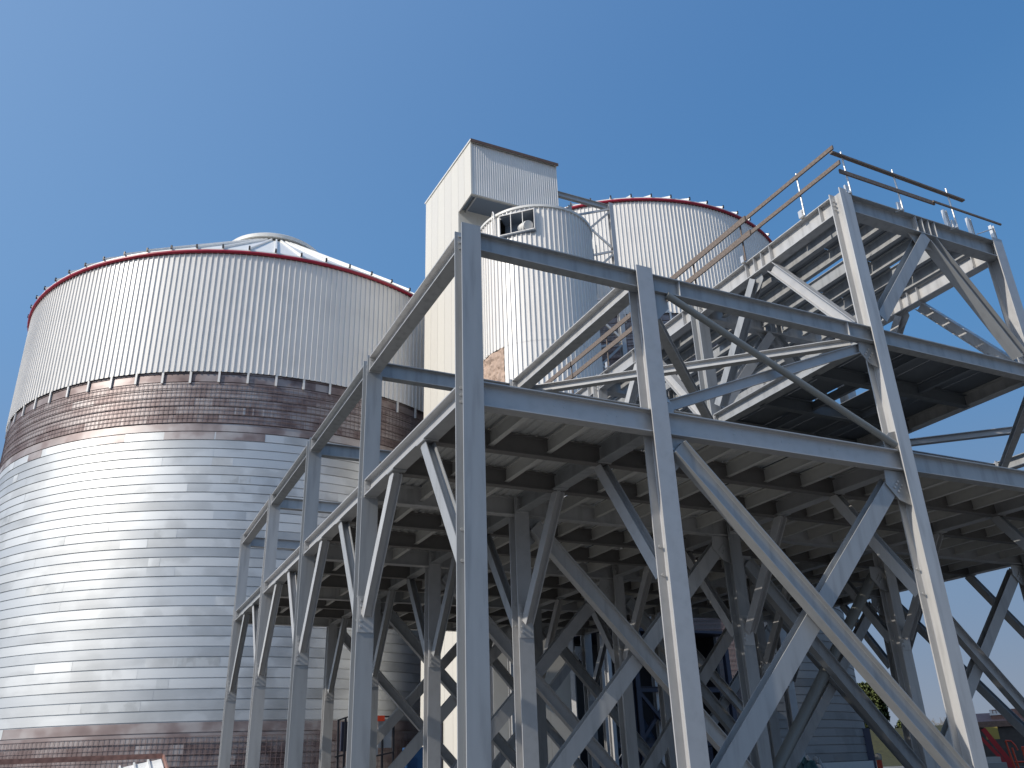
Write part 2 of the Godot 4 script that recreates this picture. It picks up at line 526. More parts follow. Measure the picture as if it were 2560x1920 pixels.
func gusset(c: Vector3, u: Vector3, v: Vector3, n: Vector3, s: float, with_bolts := true) -> void:
	# plate in the corner c spreading along u and v
	var pts := PackedVector2Array([Vector2(0, 0), Vector2(s * 0.8, 0), Vector2(s * 0.85, s * 0.42), Vector2(s * 0.45, s * 0.85), Vector2(0, s * 0.98)])
	var st := st_new()
	prism(st, pts, c - n * 0.01, u, v, n * 0.02)
	part("gusset_plate", st.commit())
	if with_bolts:
		var dir := (u + v * 1.1).normalized()
		var per := dir.cross(n).normalized()
		for k in 2:
			var sg := 1.0 if k == 0 else -1.0
			bolt_grid(c + dir * s * 0.62 + n * 0.01 * sg, n * sg, dir, 3, 0.09, per, 2, 0.12)

func xbrace_r(x0: float, x1: float, z: float, yt: float, yb: float, pipe := false) -> void:
	var a := Vector3(x0 + 0.35, yt - 0.25, z - 0.02)
	var b := Vector3(x1 - 0.35, yb + 0.35, z - 0.02)
	var c := Vector3(x1 - 0.35, yt - 0.25, z - 0.02)
	var d := Vector3(x0 + 0.35, yb + 0.35, z - 0.02)
	var nrm := Vector3(0, 0, 1)
	brace("brace", a + nrm * 0.13, b + nrm * 0.13, (b - a).cross(nrm), 0.36, 0.22)
	if pipe:
		part("brace", tube([c - nrm * 0.15, d - nrm * 0.15], 0.15, 16), M.pipe)
	else:
		brace("brace", c - nrm * 0.12, d - nrm * 0.12, nrm, 0.22, 0.37)
	for e in [[Vector3(x0 + 0.01, yt - 0.02, z), Vector3(1, 0, 0)], [Vector3(x1 - 0.01, yt - 0.02, z), Vector3(-1, 0, 0)]]:
		gusset(e[0], e[1], Vector3(0, -1, 0), nrm, 0.75)

func knee(x: float, zc: float, s: float, ytop: float) -> void:
	var a := Vector3(x, ytop - 0.02, zc + s * 2.05)
	var b := Vector3(x, ytop - 2.62, zc + s * 0.26)
	var perp := Vector3(1, 0, 0)
	part("knee_brace", ibeam(a, b, perp, 0.20, 0.24, 0.016, 0.014))
	part("end_plate", boxm(Vector3(x - 0.15, ytop - 0.024, zc + s * 2.05 - 0.2), Vector3(x + 0.15, ytop - 0.004, zc + s * 2.05 + 0.2)))
	part("gusset_plate", boxm(Vector3(x - 0.17, ytop - 2.95, minf(zc + s * 0.181, zc + s * 0.20)), Vector3(x + 0.17, ytop - 2.2, maxf(zc + s * 0.181, zc + s * 0.20))), M.steel2)
	bolt_grid(Vector3(x - 0.11, ytop - 2.5, zc + s * 0.20), Vector3(0, 0, s), Vector3.UP, 2, 0.42, Vector3(1, 0, 0), 1, 0.1)
	bolt_grid(Vector3(x - 0.11, ytop - 2.62, zc + s * 0.20), Vector3(0, 0, s), Vector3.UP, 2, 0.42, Vector3(1, 0, 0), 1, 0.1)
	bolt_grid(Vector3(x, ytop - 2.4, zc + s * 0.15), Vector3(0, 0, -s), Vector3.UP, 2, 0.5, Vector3(1, 0, 0), 2, 0.2)

func deck_mesh(w: float, l: float) -> ArrayMesh:
	# fluted sheet, flutes along z, origin at its corner
	var st := st_new()
	var n := int(w / 0.2)
	var p := w / n
	for k in n:
		var x := k * p
		var seq := [Vector2(x, 0.0), Vector2(x + p * 0.55, 0.0), Vector2(x + p * 0.65, 0.04), Vector2(x + p * 0.9, 0.04), Vector2(x + p, 0.0)]
		for q in 4:
			var a: Vector2 = seq[q]
			var b: Vector2 = seq[q + 1]
			quad(st, Vector3(a.x, a.y, 0), Vector3(b.x, b.y, 0), Vector3(b.x, b.y, -l), Vector3(a.x, a.y, -l), Vector3.DOWN)
	st.set_material(M.deck)
	var m: ArrayMesh = st.commit()
	var top := st_new()
	quad(top, Vector3(0, 0.05, 0), Vector3(w, 0.05, 0), Vector3(w, 0.05, -l), Vector3(0, 0.05, -l), Vector3.UP)
	top.set_material(M.decktop)
	return top.commit(m)

func stiffeners(x: float, z: float, y: float, d: float, along_x: bool, offs: Array, w: float) -> void:
	for o in offs:
		for s in [-1.0, 1.0]:
			var lo: Vector3
			var hi: Vector3
			if along_x:
				lo = Vector3(x + o - 0.008, y - d + 0.024, minf(z + s * 0.008, z + s * w))
				hi = Vector3(x + o + 0.008, y - 0.024, maxf(z + s * 0.008, z + s * w))
			else:
				lo = Vector3(minf(x + s * 0.008, x + s * w), y - d + 0.024, z + o - 0.008)
				hi = Vector3(maxf(x + s * 0.008, x + s * w), y - 0.024, z + o + 0.008)
			part("stiffener", boxm(lo, hi), M.steel2)

func build_frame() -> void:
	frame = thing("steel_frame", "galvanised steel frame of columns, beams and diagonal braces in front of the bins", "steel frame")
	bolts = st_new()
	var lines := ["A", "B", "C", "D", "E"]
	var nj := [2, 5, 5, 5]
	for li in 5:
		var x: float = X[lines[li]]
		var tall := li == 2 or li == 3
		for r in 5:
			if li == 4 and r == 4:
				continue
			column(x, Z[r], (14.56 if tall and r < 4 else 10.74))
	for r in 5:
		for li in 4:
			if r == 4 and li == 3:
				continue
			var x0: float = X[lines[li]]
			var x1: float = X[lines[li + 1]]
			rbeam("girder", x0, x1, Z[r], L1, 0.45, 0.24)
			rbeam("girder", x0, x1, Z[r], L2, 0.39, 0.22)
			if li == 2 and r < 4:
				rbeam("girder", x0, x1, Z[r], L3, 0.53, 0.32)
				stiffeners((x0 + x1) / 2, Z[r], L3, 0.53, true, [-0.35, -0.12, 0.12, 0.35], 0.15)
			# below the lower deck
			if li == 1 or li == 3:
				xbrace_r(x0, x1, Z[r], 7.17, 0.75)
			elif li == 2 and r >= 1:
				xbrace_r(x0, x1, Z[r], 6.7, 0.75, r % 2 == 1)
	for li in 5:
		var x: float = X[lines[li]]
		for r in 4:
			if li == 4 and r == 3:
				continue
			var z0: float = Z[r]
			var z1: float = Z[r + 1]
			dbeam("girder", x, z0, z1, L1, 0.38, 0.30)
			dbeam("girder", x, z0, z1, L2 + 0.04, 0.37, 0.30)
			knee(x, z0, -1.0, L1 - 0.38)
			knee(x, z1, 1.0, L1 - 0.38)
			if (li == 2 or li == 3) and r < 3:
				dbeam("girder", x, z0, z1, L3 + 0.03, 0.53, 0.30)
				stiffeners(x, (z0 + z1) / 2, L3 + 0.03, 0.53, false, [-2.4, -0.55, -0.2, 0.1, 0.45, 2.35], 0.14)
				# chevrons in the plane of the line
				var mid := Vector3(x, L3 - 0.5, (z0 + z1) / 2)
				for e in [[z0 - 0.3, 1.0], [z1 + 0.3, -1.0]]:
					brace("brace", mid + Vector3(0, -0.1, e[1] * 0.35), Vector3(x, L2 + 0.25, e[0] - e[1] * 0.1), Vector3(0, 1, e[1]) if e[1] > 0 else Vector3(1, 0, 0), 0.28, 0.26)
				gusset(mid + Vector3(0, 0, -0.5), Vector3(0, 0, 1), Vector3(0, -1, 0), Vector3(1, 0, 0), 0.5, false)
	# lower deck: cross beams, joists, sheets
	for li in 4:
		var x0: float = X[lines[li]]
		var x1: float = X[lines[li + 1]]
		var n: int = nj[li]
		var step := (x1 - x0) / (n + 1)
		var slit := 0.0 if li == 0 else 0.09
		var sheet := deck_mesh(step - 0.01 - slit, 1.96)
		for r in 4:
			if li == 3 and r == 3:
				continue
			for k in [1, 2]:
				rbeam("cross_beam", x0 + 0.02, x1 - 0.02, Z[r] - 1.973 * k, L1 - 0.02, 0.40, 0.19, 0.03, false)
			for k in 3:
				var za: float = Z[r] - 1.973 * k
				for j in n:
					var xx := x0 + step * (j + 1)
					part("joist", ibeam(Vector3(xx, L1 - 0.17, za - 0.03), Vector3(xx, L1 - 0.17, za - 1.94), Vector3.UP, 0.30, 0.11, 0.014, 0.01))
				for j in n + 1:
					if rng.randf() < (0.0 if li == 0 else 0.012):
						continue
					put(frame, "deck_sheet", sheet, null, Vector3(x0 + step * j + 0.005 + slit * 0.5, L1 + 0.01, za))
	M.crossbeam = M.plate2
	# plate deck between lines C and D on the second level, with cross beams
	for r in 3:
		var x0: float = X.C
		var x1: float = X.D
		for k in [1, 2]:
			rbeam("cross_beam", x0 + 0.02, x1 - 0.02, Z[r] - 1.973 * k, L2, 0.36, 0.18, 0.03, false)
		var step := (x1 - x0) / 6
		for j in 6:
			for k in 3:
				var za: float = Z[r] - 1.973 * k
				if r == 0 and k == 1 and j == 2:
					continue
				part("deck_plate", boxm(Vector3(x0 + step * j + 0.006, L2 + 0.05, za - 1.967), Vector3(x0 + step * (j + 1) - 0.006, L2 + 0.062, za - 0.006)), M.plate)
			if j == 2 or j == 4:
				part("joist", ibeam(Vector3(x0 + step * j, L2 - 0.12, Z[r] - 0.15), Vector3(x0 + step * j, L2 - 0.12, Z[r + 1] + 0.15), Vector3.UP, 0.22, 0.11, 0.014, 0.01), M.plate)
		# open platform of long purlins at the top
		var pn := 7
		for j in pn - 1:
			var xx := x0 + (x1 - x0) * (j + 1) / pn
			part("joist", ibeam(Vector3(xx, L3 - 0.20, Z[r] - 0.16), Vector3(xx, L3 - 0.20, Z[r + 1] + 0.16), Vector3.UP, 0.40, 0.14, 0.018, 0.012), M.steel3)
		part("cross_beam", ibeam(Vector3(x0 + 0.05, L3 - 0.12, Z[r] - 3.4), Vector3(x0 + 1.6, L3 - 0.12, Z[r] - 3.4), Vector3.UP, 0.22, 0.14, 0.016, 0.012))
		for j in pn - 1:
			for k in 3:
				if (r == 0 and j == 2 and k == 1) or rng.randf() < 0.15:
					continue
				var slit := rng.randf_range(0.18, 0.40)
				var xa := x0 + (x1 - x0) * j / pn
				var za: float = Z[r] - 0.15 - 1.88 * k
				part("deck_plate", boxm(Vector3(xa + 0.10 + slit, L3 + 0.012, za - 1.86), Vector3(xa + 0.80, L3 + 0.022, za)), M.plate)
	# chevrons across the tall bay in each row
	for r in 4:
		var x0: float = X.C
		var x1: float = X.D
		var mx := (x0 + x1) / 2
		for e in [[x0, 1.0], [x1, -1.0]]:
			brace("brace", Vector3(mx - e[1] * 0.12, L3 - 0.58, Z[r]), Vector3(e[0] + e[1] * 0.30, L2 + 0.30, Z[r]), Vector3(0, 0, 1) if e[1] > 0 else Vector3(-1.0, 1.0, 0.0), 0.30, 0.30)
			gusset(Vector3(e[0] + e[1] * 0.01, L2 + 0.01, Z[r]), Vector3(e[1], 0, 0), Vector3.UP, Vector3(0, 0, 1), 0.5)
		var st := st_new()
		prism(st, PackedVector2Array([Vector2(-0.6, 0), Vector2(0.6, 0), Vector2(0.35, -0.35), Vector2(-0.35, -0.35)]), Vector3(mx, L3 - 0.532, Z[r] - 0.01), Vector3(1, 0, 0), Vector3.UP, Vector3(0, 0, 0.02))
		part("gusset_plate", st.commit())
	# vertical braces between the two levels in the front bays B-C and D-E
	for b in [["B", "C"], ["D", "E"]]:
		var x0: float = X[b[0]]
		var x1: float = X[b[1]]
		for r in [0, 2]:
			var z: float = Z[r]
			part("brace", tube([Vector3(x0 + 0.55, L2 - 0.42, z + 0.09), Vector3(x1 - 0.2, L1 + 0.12, z + 0.09)], 0.075, 16), M.pipe)
			part("brace", channel(Vector3(x0 + 0.3, L1 + 0.18, z - 0.12), Vector3(x1 - 0.35, L2 - 0.5, z - 0.12), Vector3(0, 0, 1).cross((Vector3(x1 - x0, L2 - L1, 0)).normalized()), 0.22, 0.09, 0.014))
			gusset(Vector3(x1 - 0.01, L1, z), Vector3(-1, 0, 0), Vector3.UP, Vector3(0, 0, 1), 0.5, false)
			gusset(Vector3(x0 + 0.01, L1, z - 0.03), Vector3(1, 0, 0), Vector3.UP, Vector3(0, 0, 1), 0.55)
			gusset(Vector3(x1 - 0.01, L2 - 0.40, z - 0.03), Vector3(-1, 0, 0), Vector3.DOWN, Vector3(0, 0, 1), 0.6)
			gusset(Vector3(x0 + 0.01, L2 - 0.40, z + 0.02), Vector3(1, 0, 0), Vector3.DOWN, Vector3(0, 0, 1), 0.7, false)
		for r in 3:
			# flat-lying cross braces on the second level
			brace("brace", Vector3(x0 + 0.3, L2 - 0.22, Z[r + 1] + 0.3), Vector3(x1 - 0.3, L2 - 0.22, Z[r] - 0.4), Vector3.UP, 0.2, 0.2)
			brace("brace", Vector3(x0 + 0.3, L2 - 0.45, Z[r] - 0.3), Vector3(x1 - 0.3, L2 - 0.45, Z[r + 1] + 0.3), Vector3.UP, 0.2, 0.2)
	# cross braces in the plane of line E
	var ex: float = X.E
	brace("brace", Vector3(ex + 0.12, 7.1, Z[1] - 0.4), Vector3(ex + 0.12, 0.9, Z[2] + 0.3), Vector3(1, 0, 0), 0.2, 0.28)
	brace("brace", Vector3(ex - 0.12, 7.1, Z[2] + 0.4), Vector3(ex - 0.12, 0.9, Z[1] - 0.3), Vector3(1, 0, 0), 0.2, 0.28)
	# stiffeners on the front beams
	stiffeners(X.B + 0.9, Z[0], L2, 0.39, true, [0.0], 0.10)
	stiffeners(X.C - 0.85, Z[0], L2, 0.39, true, [0.0], 0.10)
	for q in [[6.9, L1 - 0.15], [8.0, L1 - 0.16], [10.9, L1 - 0.15], [12.1, L1 - 0.15], [13.4, L1 - 0.15]]:
		bolt_grid(Vector3(q[0], q[1], Z[0] + 0.008), Vector3(0, 0, 1), Vector3(1, 0, 0), 2, 0.2, Vector3.UP, 2, 0.09, 0.014, 0.008)
	part("bolt", bolts.commit(), M.bolt).set_meta("kind", "stuff")

func build_rails() -> void:
	# long side, on line C
	var t := thing("guard_rail", "weathered wooden guard rail stepping away along the left edge of the high platform", "guard rail", Vector3(15.2, 14.5, -12.2), 0.0, "guard rails on the high platform")
	var runs := [[0.35, -3.25], [-3.0, -8.3], [-8.0, -13.6], [-13.3, -17.4]]
	for k in runs.size():
		var r: Array = runs[k]
		for y in [1.20, 0.66]:
			put(t, "rail_board", bar(Vector3(-0.05 - 0.045 * (k % 2), y, r[0] + (0.0 if y > 1 else 0.1)), Vector3(-0.05 - 0.045 * (k % 2), y + 0.02, r[1]), Vector3.UP, 0.115 if k == 0 else 0.185, 0.042), M.wood)
	for z in [-1.0, -3.35, -5.6, -8.2, -10.8, -13.4, -16.4]:
		put(t, "post", tube([Vector3(0, 0.02, z), Vector3(0, 1.36, z)], 0.026, 8), M.wood if z < -3 else M.galv)
		put(t, "clamp", boxm(Vector3(-0.06, -0.01, z - 0.15), Vector3(0.06, 0.2, z - 0.03)), M.galv)
	var f := thing("guard_rail", "wooden guard rail on thin steel posts along the front edge of the high platform", "guard rail", Vector3(15.4, 14.5, -11.97), 0.0, "guard rails on the high platform")
	put(f, "rail_board", bar(Vector3(-0.25, 1.10, 0.03), Vector3(4.6, 1.0, 0.03), Vector3.UP, 0.05, 0.10), M.wood)
	put(f, "rail_board", bar(Vector3(-0.1, 0.56, 0.03), Vector3(3.3, 0.54, 0.03), Vector3.UP, 0.115, 0.042), M.wood)
	put(f, "rail_board", bar(Vector3(3.2, 0.55, 0.075), Vector3(5.9, 0.53, 0.075), Vector3.UP, 0.05, 0.042), M.wood)
	for x in [0.18, 2.0, 4.05]:
		put(f, "post", tube([Vector3(x, -0.05, 0), Vector3(x - 0.03, 1.26, 0)], 0.024, 8), M.galv)
		put(f, "clamp", boxm(Vector3(x - 0.16, -0.03, -0.05), Vector3(x - 0.04, 0.2, 0.0)), M.galv)
		var b := st_new()
		bar_st(b, Vector3(x - 0.03, 0.0, 0.02), Vector3(x - 0.2, -0.06, -0.1), Vector3.UP, 0.05, 0.05)
		put(f, "foot", b.commit(), M.galv)
	for x in [3.85, 4.8, 5.75]:
		put(f, "stub_post", ibeam(Vector3(x, 0.0, -0.12), Vector3(x, 0.57, -0.12), Vector3(1, 0, 0), 0.12, 0.09, 0.012, 0.01), M.galv)
	put(f, "tie_rod", tube([Vector3(4.9, 0.03, -0.05), Vector3(5.7, 0.42, -0.05)], 0.018, 6), M.galv)

# ---------------------------------------------------------------- tower, small bin, lattice
func build_tower() -> void:
	var x0 := 19.49
	var x1 := 26.56
	var zf := -45.0
	var zn := -47.36
	var zb := -54.3
	var yb := 38.5
	var yf := 43.1
	var yk := 43.95
	var t := thing("elevator_tower", "tall cream box tower with an overhanging ribbed head above the small bin", "tower", Vector3(x0, 0, zn))
	var g := Vector3(x0, 0, zn)
	# left wall of flat panels
	var zs := [zf, -46.2, zn, -48.75, -50.14, -51.53, -52.92, zb]
	for k in 7:
		var a: float = zs[k]
		var b: float = zs[k + 1]
		var ya := lerpf(yf, yk, (zf - a) / (zf - zb))
		var yc := lerpf(yf, yk, (zf - b) / (zf - zb))
		var lo := yb if k < 2 else 0.0
		var st := st_new()
		prism(st, PackedVector2Array([Vector2(a - 0.012, lo), Vector2(a - 0.012, ya), Vector2(b + 0.012, yc), Vector2(b + 0.012, lo)]), -g, Vector3(0, 0, 1), Vector3.UP, Vector3(0.1, 0, 0))
		put(t, "wall_panel", st.commit(), M.cream if k % 2 == 0 else M.cream2, Vector3(x0, 0, 0))
		var st2 := st_new()
		prism(st2, PackedVector2Array([Vector2(a - 0.012, lo), Vector2(a - 0.012, ya), Vector2(b + 0.012, yc), Vector2(b + 0.012, lo)]), -g, Vector3(0, 0, 1), Vector3.UP, Vector3(0.1, 0, 0))
		put(t, "wall_panel", st2.commit(), M.cream, Vector3(x1 - 0.1, 0, 0))
	# ribbed sheets on the front of the head
	var ns := 8
	var w := (x1 - x0 - 0.02) / ns
	var ss := st_new()
	var nr := 5
	for r in nr:
		var a := w * r / nr
		var p := w / nr
		var seq := [Vector2(a, 0), Vector2(a + p * 0.5, 0), Vector2(a + p * 0.62, 0.045), Vector2(a + p * 0.88, 0.045), Vector2(a + p, 0)]
		for q in 4:
			quad(ss, Vector3(seq[q].x, 0, seq[q].y), Vector3(seq[q + 1].x, 0, seq[q + 1].y), Vector3(seq[q + 1].x, yf - yb - 0.12, seq[q + 1].y), Vector3(seq[q].x, yf - yb - 0.12, seq[q].y), Vector3(0, 0, 1))
	var sm := ss.commit()
	for k in ns:
		put(t, "cladding_sheet", sm, M.white, Vector3(x0 + 0.01 + k * w, yb + 0.03, zf + 0.003) - g)
	put(t, "corner_trim", boxm(Vector3(-0.02, yb - 0.02, zf - zn + 0.0), Vector3(0.1, yf, zf - zn + 0.07)), M.cream)
	put(t, "head_wall", boxm(Vector3(0.1, yb, zf - zn - 0.1), Vector3(x1 - x0 - 0.1, yf - 0.1, zf - zn - 0.004)), M.cream)
	for k in 5:
		var a := (x1 - x0 - 0.2) * k / 5 + 0.1
		put(t, "wall_panel", boxm(Vector3(a + 0.005, 0, -0.1), Vector3(a + (x1 - x0 - 0.2) / 5 - 0.005, yb + 0.4, 0.0)), M.cream)
		put(t, "wall_panel", boxm(Vector3(a + 0.005, 0, zb - zn), Vector3(a + (x1 - x0 - 0.2) / 5 - 0.005, yk - 0.05, zb - zn + 0.1)), M.cream)
	# roof and trims
	var rs := st_new()
	prism(rs, PackedVector2Array([Vector2(zf + 0.22 - zn, yf + 0.0), Vector2(zf + 0.22 - zn, yf + 0.12), Vector2(zb - zn - 0.1, yk + 0.14), Vector2(zb - zn - 0.1, yk + 0.02)]), Vector3(-0.08, 0, 0), Vector3(0, 0, 1), Vector3.UP, Vector3(x1 - x0 + 0.16, 0, 0))
	put(t, "roof", rs.commit(), M.roof)
	put(t, "eave_trim", boxm(Vector3(-0.06, yf - 0.10, zf - zn + 0.19), Vector3(x1 - x0 + 0.06, yf + 0.13, zf - zn + 0.25)), M.trim)
	put(t, "soffit", boxm(Vector3(0.1, yb + 0.30, 0.0), Vector3(x1 - x0 - 0.1, yb + 0.34, zf - zn - 0.1)), M.soffit)
	for x in [0.55, 3.6, 6.5]:
		put(t, "soffit_beam", boxm(Vector3(x - 0.05, yb + 0.1, 0.02), Vector3(x + 0.05, yb + 0.3, zf - zn - 0.1)), M.steel)
	put(t, "soffit_beam", boxm(Vector3(0.1, yb + 0.06, zf - zn - 0.30), Vector3(x1 - x0 - 0.1, yb + 0.28, zf - zn - 0.22)), M.steel)
	var d := put(t, "door", boxm(Vector3(-0.06, 0.0, -3.65), Vector3(0.0, 4.22, -3.0)), M.navy)
	put(d, "door_frame", boxm(Vector3(-0.10, 0.0, -3.0), Vector3(0.02, 4.3, -2.92)), M.dark)

func build_small_bin() -> void:
	var c := Vector3(22.32, 0, -41.2)
	var R := 3.65
	var top := 33.0
	var seam := 23.78
	var bot := 13.0
	var t := thing("small_bin", "narrow white ribbed bin on legs with a louvre opening below its rim", "grain bin", c)
	var n := 80
	var da := TAU / n
	var mk := func(y0: float, y1: float) -> ArrayMesh:
		var st := st_new()
		var seq := [[0.0, 0.0], [da * 0.80, 0.0], [da * 0.83, 0.075], [da * 0.97, 0.075], [da, 0.0]]
		for q in 4:
			var pa := Vector3(sin(seq[q][0]) * (R + seq[q][1]), 0, cos(seq[q][0]) * (R + seq[q][1]))
			var pb := Vector3(sin(seq[q + 1][0]) * (R + seq[q + 1][1]), 0, cos(seq[q + 1][0]) * (R + seq[q + 1][1]))
			quad(st, pa + Vector3.UP * y0, pb + Vector3.UP * y0, pb + Vector3.UP * y1, pa + Vector3.UP * y1, pa + pb)
		return st.commit()
	var full: ArrayMesh = mk.call(seam, top)
	var above: ArrayMesh = mk.call(32.62, top)
	var under: ArrayMesh = mk.call(seam, 31.2)
	var low: ArrayMesh = mk.call(bot, seam - 0.015)
	var w0 := deg_to_rad(-61.5)
	var w1 := deg_to_rad(-27.0)
	for k in n:
		var a := -PI + da * k
		if a + da * 0.5 > w0 and a + da * 0.5 < w1:
			put(t, "cladding_sheet", above, M.white, Vector3.ZERO, a)
			put(t, "cladding_sheet", under, M.white, Vector3.ZERO, a)
		else:
			put(t, "cladding_sheet", full, M.white, Vector3.ZERO, a)
		if a + da * 0.5 > deg_to_rad(-64.5) or a < deg_to_rad(-130):
			put(t, "cladding_sheet", low, M.white, Vector3.ZERO, a)
	# brown insulation wrap left bare at the lower left
	var ins := st_new()
	var nz := FastNoiseLite.new()
	nz.seed = 6
	nz.frequency = 0.9
	var p := func(i: int, j: int) -> Vector3:
		var a := deg_to_rad(-131.0 + 67.0 * i / 40.0)
		var y := bot + (seam - bot) * j / 80.0
		var r := R - 0.06 + 0.16 * nz.get_noise_3d(a * 4.0, y * 0.9, 0.0) + 0.22 * absf(nz.get_noise_3d(a * 7.0 + y * 0.6, y * 1.6, 5.0))
		return Vector3(sin(a) * r, y, cos(a) * r)
	for i in 40:
		for j in 80:
			var q0: Vector3 = p.call(i, j)
			quad(ins, q0, p.call(i + 1, j), p.call(i + 1, j + 1), p.call(i, j + 1), Vector3(q0.x, 0, q0.z))
	put(t, "insulation", ins.commit(), M.insul)
	put(t, "inner_wall", lathe([Vector2(R - 0.25, bot), Vector2(R - 0.25, 30.9)], 64), M.galv)
	put(t, "top_ring", lathe([Vector2(R - 0.2, top - 0.06), Vector2(R + 0.12, top - 0.06), Vector2(R + 0.14, top + 0.08), Vector2(R - 0.2, top + 0.14)], 80), M.roof)
	put(t, "roof", lathe([Vector2(R - 0.15, top + 0.1), Vector2(0.6, top + 1.0), Vector2(0.0, top + 1.0)], 48), M.roof)
	put(t, "hopper", lathe([Vector2(R - 0.2, bot), Vector2(0.5, bot - 2.8), Vector2(0.5, bot - 4.2)], 48), M.galv)
	# louvre opening: flat frame across the chord, with mullions, a hood plate and a white duct inside
	var pl := Vector3(sin(w0), 0, cos(w0)) * (R + 0.12)
	var pr := Vector3(sin(w1), 0, cos(w1)) * (R + 0.12)
	var al := (pr - pl).normalized()
	var out := Vector3(-al.z, 0, al.x)
	if out.dot(pl) < 0:
		out = -out
	var vent := Node3D.new()
	vent.name = "vent_opening"
	t.add_child(vent, true)
	var L := pl.distance_to(pr)
	for y in [31.2, 32.62]:
		put(vent, "frame_rail", bar(pl + Vector3.UP * y + out * 0.2, pr + Vector3.UP * y + out * 0.2, Vector3.UP, 0.05, 0.06), M.white)
	for f in [0.0, 0.33, 0.67, 1.0]:
		put(vent, "mullion", bar(pl + al * L * f + Vector3.UP * 31.2 + out * 0.2, pl + al * L * f + Vector3.UP * 32.62 + out * 0.2, out, 0.06, 0.035), M.white)
	var rim_side := bar(pr + Vector3.UP * 31.2 - out * 0.1, pr + Vector3.UP * 32.62 - out * 0.1, out, 0.6, 0.05)
	put(vent, "side_plate", rim_side, M.white)
	var mid := (pl + pr) / 2
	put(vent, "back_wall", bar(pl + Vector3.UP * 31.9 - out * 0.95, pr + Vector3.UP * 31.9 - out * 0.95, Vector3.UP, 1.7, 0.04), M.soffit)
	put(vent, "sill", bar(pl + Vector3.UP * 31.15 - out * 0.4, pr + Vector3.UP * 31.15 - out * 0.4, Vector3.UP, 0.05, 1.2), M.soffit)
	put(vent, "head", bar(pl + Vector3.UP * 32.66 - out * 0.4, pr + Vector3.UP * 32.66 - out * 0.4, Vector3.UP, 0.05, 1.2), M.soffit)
	put(vent, "duct", tube([mid + al * 0.72 + Vector3.UP * 31.55 + out * 0.15, mid + al * 0.5 + Vector3.UP * 31.75 - out * 0.15, mid + al * 0.1 + Vector3.UP * 31.85 - out * 0.5], 0.30, 18), M.roof)
	# door leaf standing off on the right, ladder hoop on the left
	var ra := deg_to_rad(62.0)
	var ro := Vector3(sin(ra), 0, cos(ra))
	var rt := Vector3(cos(ra), 0, -sin(ra))
	put(t, "hatch_leaf", bar(ro * (R + 0.30) + Vector3.UP * 29.9, ro * (R + 0.30) + Vector3.UP * 32.2, rt, 0.5, 0.05), M.white)
	put(t, "hatch_leaf", bar(ro * (R + 0.12) + rt * 0.45 + Vector3.UP * 28.9, ro * (R + 0.12) + rt * 0.45 + Vector3.UP * 32.2, rt, 0.55, 0.05), M.steel3)
	var la := deg_to_rad(-70.0)
	var lo := Vector3(sin(la), 0, cos(la)) * (R + 0.15)
	put(t, "ladder_hoop", tube([lo + Vector3(0, 30.5, 0.12), lo + Vector3(0, 33.1, 0.12), lo + Vector3(0, 33.35, 0.0), lo + Vector3(0, 33.1, -0.12), lo + Vector3(0, 30.5, -0.12)], 0.045, 8), M.white)
	put(t, "added_shade_slab", boxm(Vector3(-5.0, 9.75, -5.6), Vector3(6.0, 9.9, 4.2)), M.plate)  # unseen slab, added to block sky light from the tower front
	for k in 6:
		var a := TAU * k / 6 + 0.3
		var q := Vector3(sin(a), 0, cos(a)) * (R - 0.1)
		put(t, "leg", ibeam(q, q + Vector3.UP * (bot + 0.2), Vector3(sin(a), 0, cos(a)), 0.26, 0.26, 0.02, 0.014), M.steel)
	put(t, "ring_beam", lathe([Vector2(R - 0.3, bot - 0.15), Vector2(R + 0.12, bot - 0.15), Vector2(R + 0.12, bot + 0.15), Vector2(R - 0.3, bot + 0.15)], 48), M.steel)

func build_lattice() -> void:
	var t := thing("lattice_mast", "grey lattice mast standing between the small bin and the right rear bin", "mast", Vector3(31.1, 0, -45.0))
	put(t, "post", ibeam(Vector3(0, 0, 0), Vector3(0, 40.95, 0), Vector3(0, 0, 1), 0.34, 0.36, 0.025, 0.02), M.steel)
	put(t, "post", ibeam(Vector3(-3.3, 0, -0.6), Vector3(-3.3, 40.2, -0.6), Vector3(0, 0, 1), 0.3, 0.3, 0.025, 0.02), M.steel)
	var ys := [40.4, 36.6, 32.8, 29.0, 25.2, 21.4, 17.6, 13.8, 10.0]
	for k in 8:
		put(t, "brace", bar(Vector3(-0.15, ys[k], 0), Vector3(-3.15, ys[k] - 1.1, -0.5), Vector3.UP, 0.16, 0.10), M.steel)
		put(t, "brace", bar(Vector3(-0.15, ys[k] - 0.3, 0.06), Vector3(-3.15, ys[k] - 3.4, -0.5), Vector3.UP, 0.16, 0.08), M.steel3)
		put(t, "brace", bar(Vector3(-3.15, ys[k] - 0.6, -0.6), Vector3(-0.15, ys[k] - 3.5, 0), Vector3.UP, 0.16, 0.10), M.steel2)
	var b := thing("conveyor_beam", "slim grey beam reaching from the tower head to the lattice mast", "beam", Vector3(26.5, 40.6, -45.2))
	put(b, "chord", ibeam(Vector3(0.08, 0.1, 0), Vector3(4.5, 0.1, 0), Vector3.UP, 0.42, 0.28, 0.03, 0.02), M.steel)
	put(b, "tie", bar(Vector3(0.08, -2.2, -0.2), Vector3(2.6, -3.2, -0.2), Vector3.UP, 0.12, 0.1), M.steel)

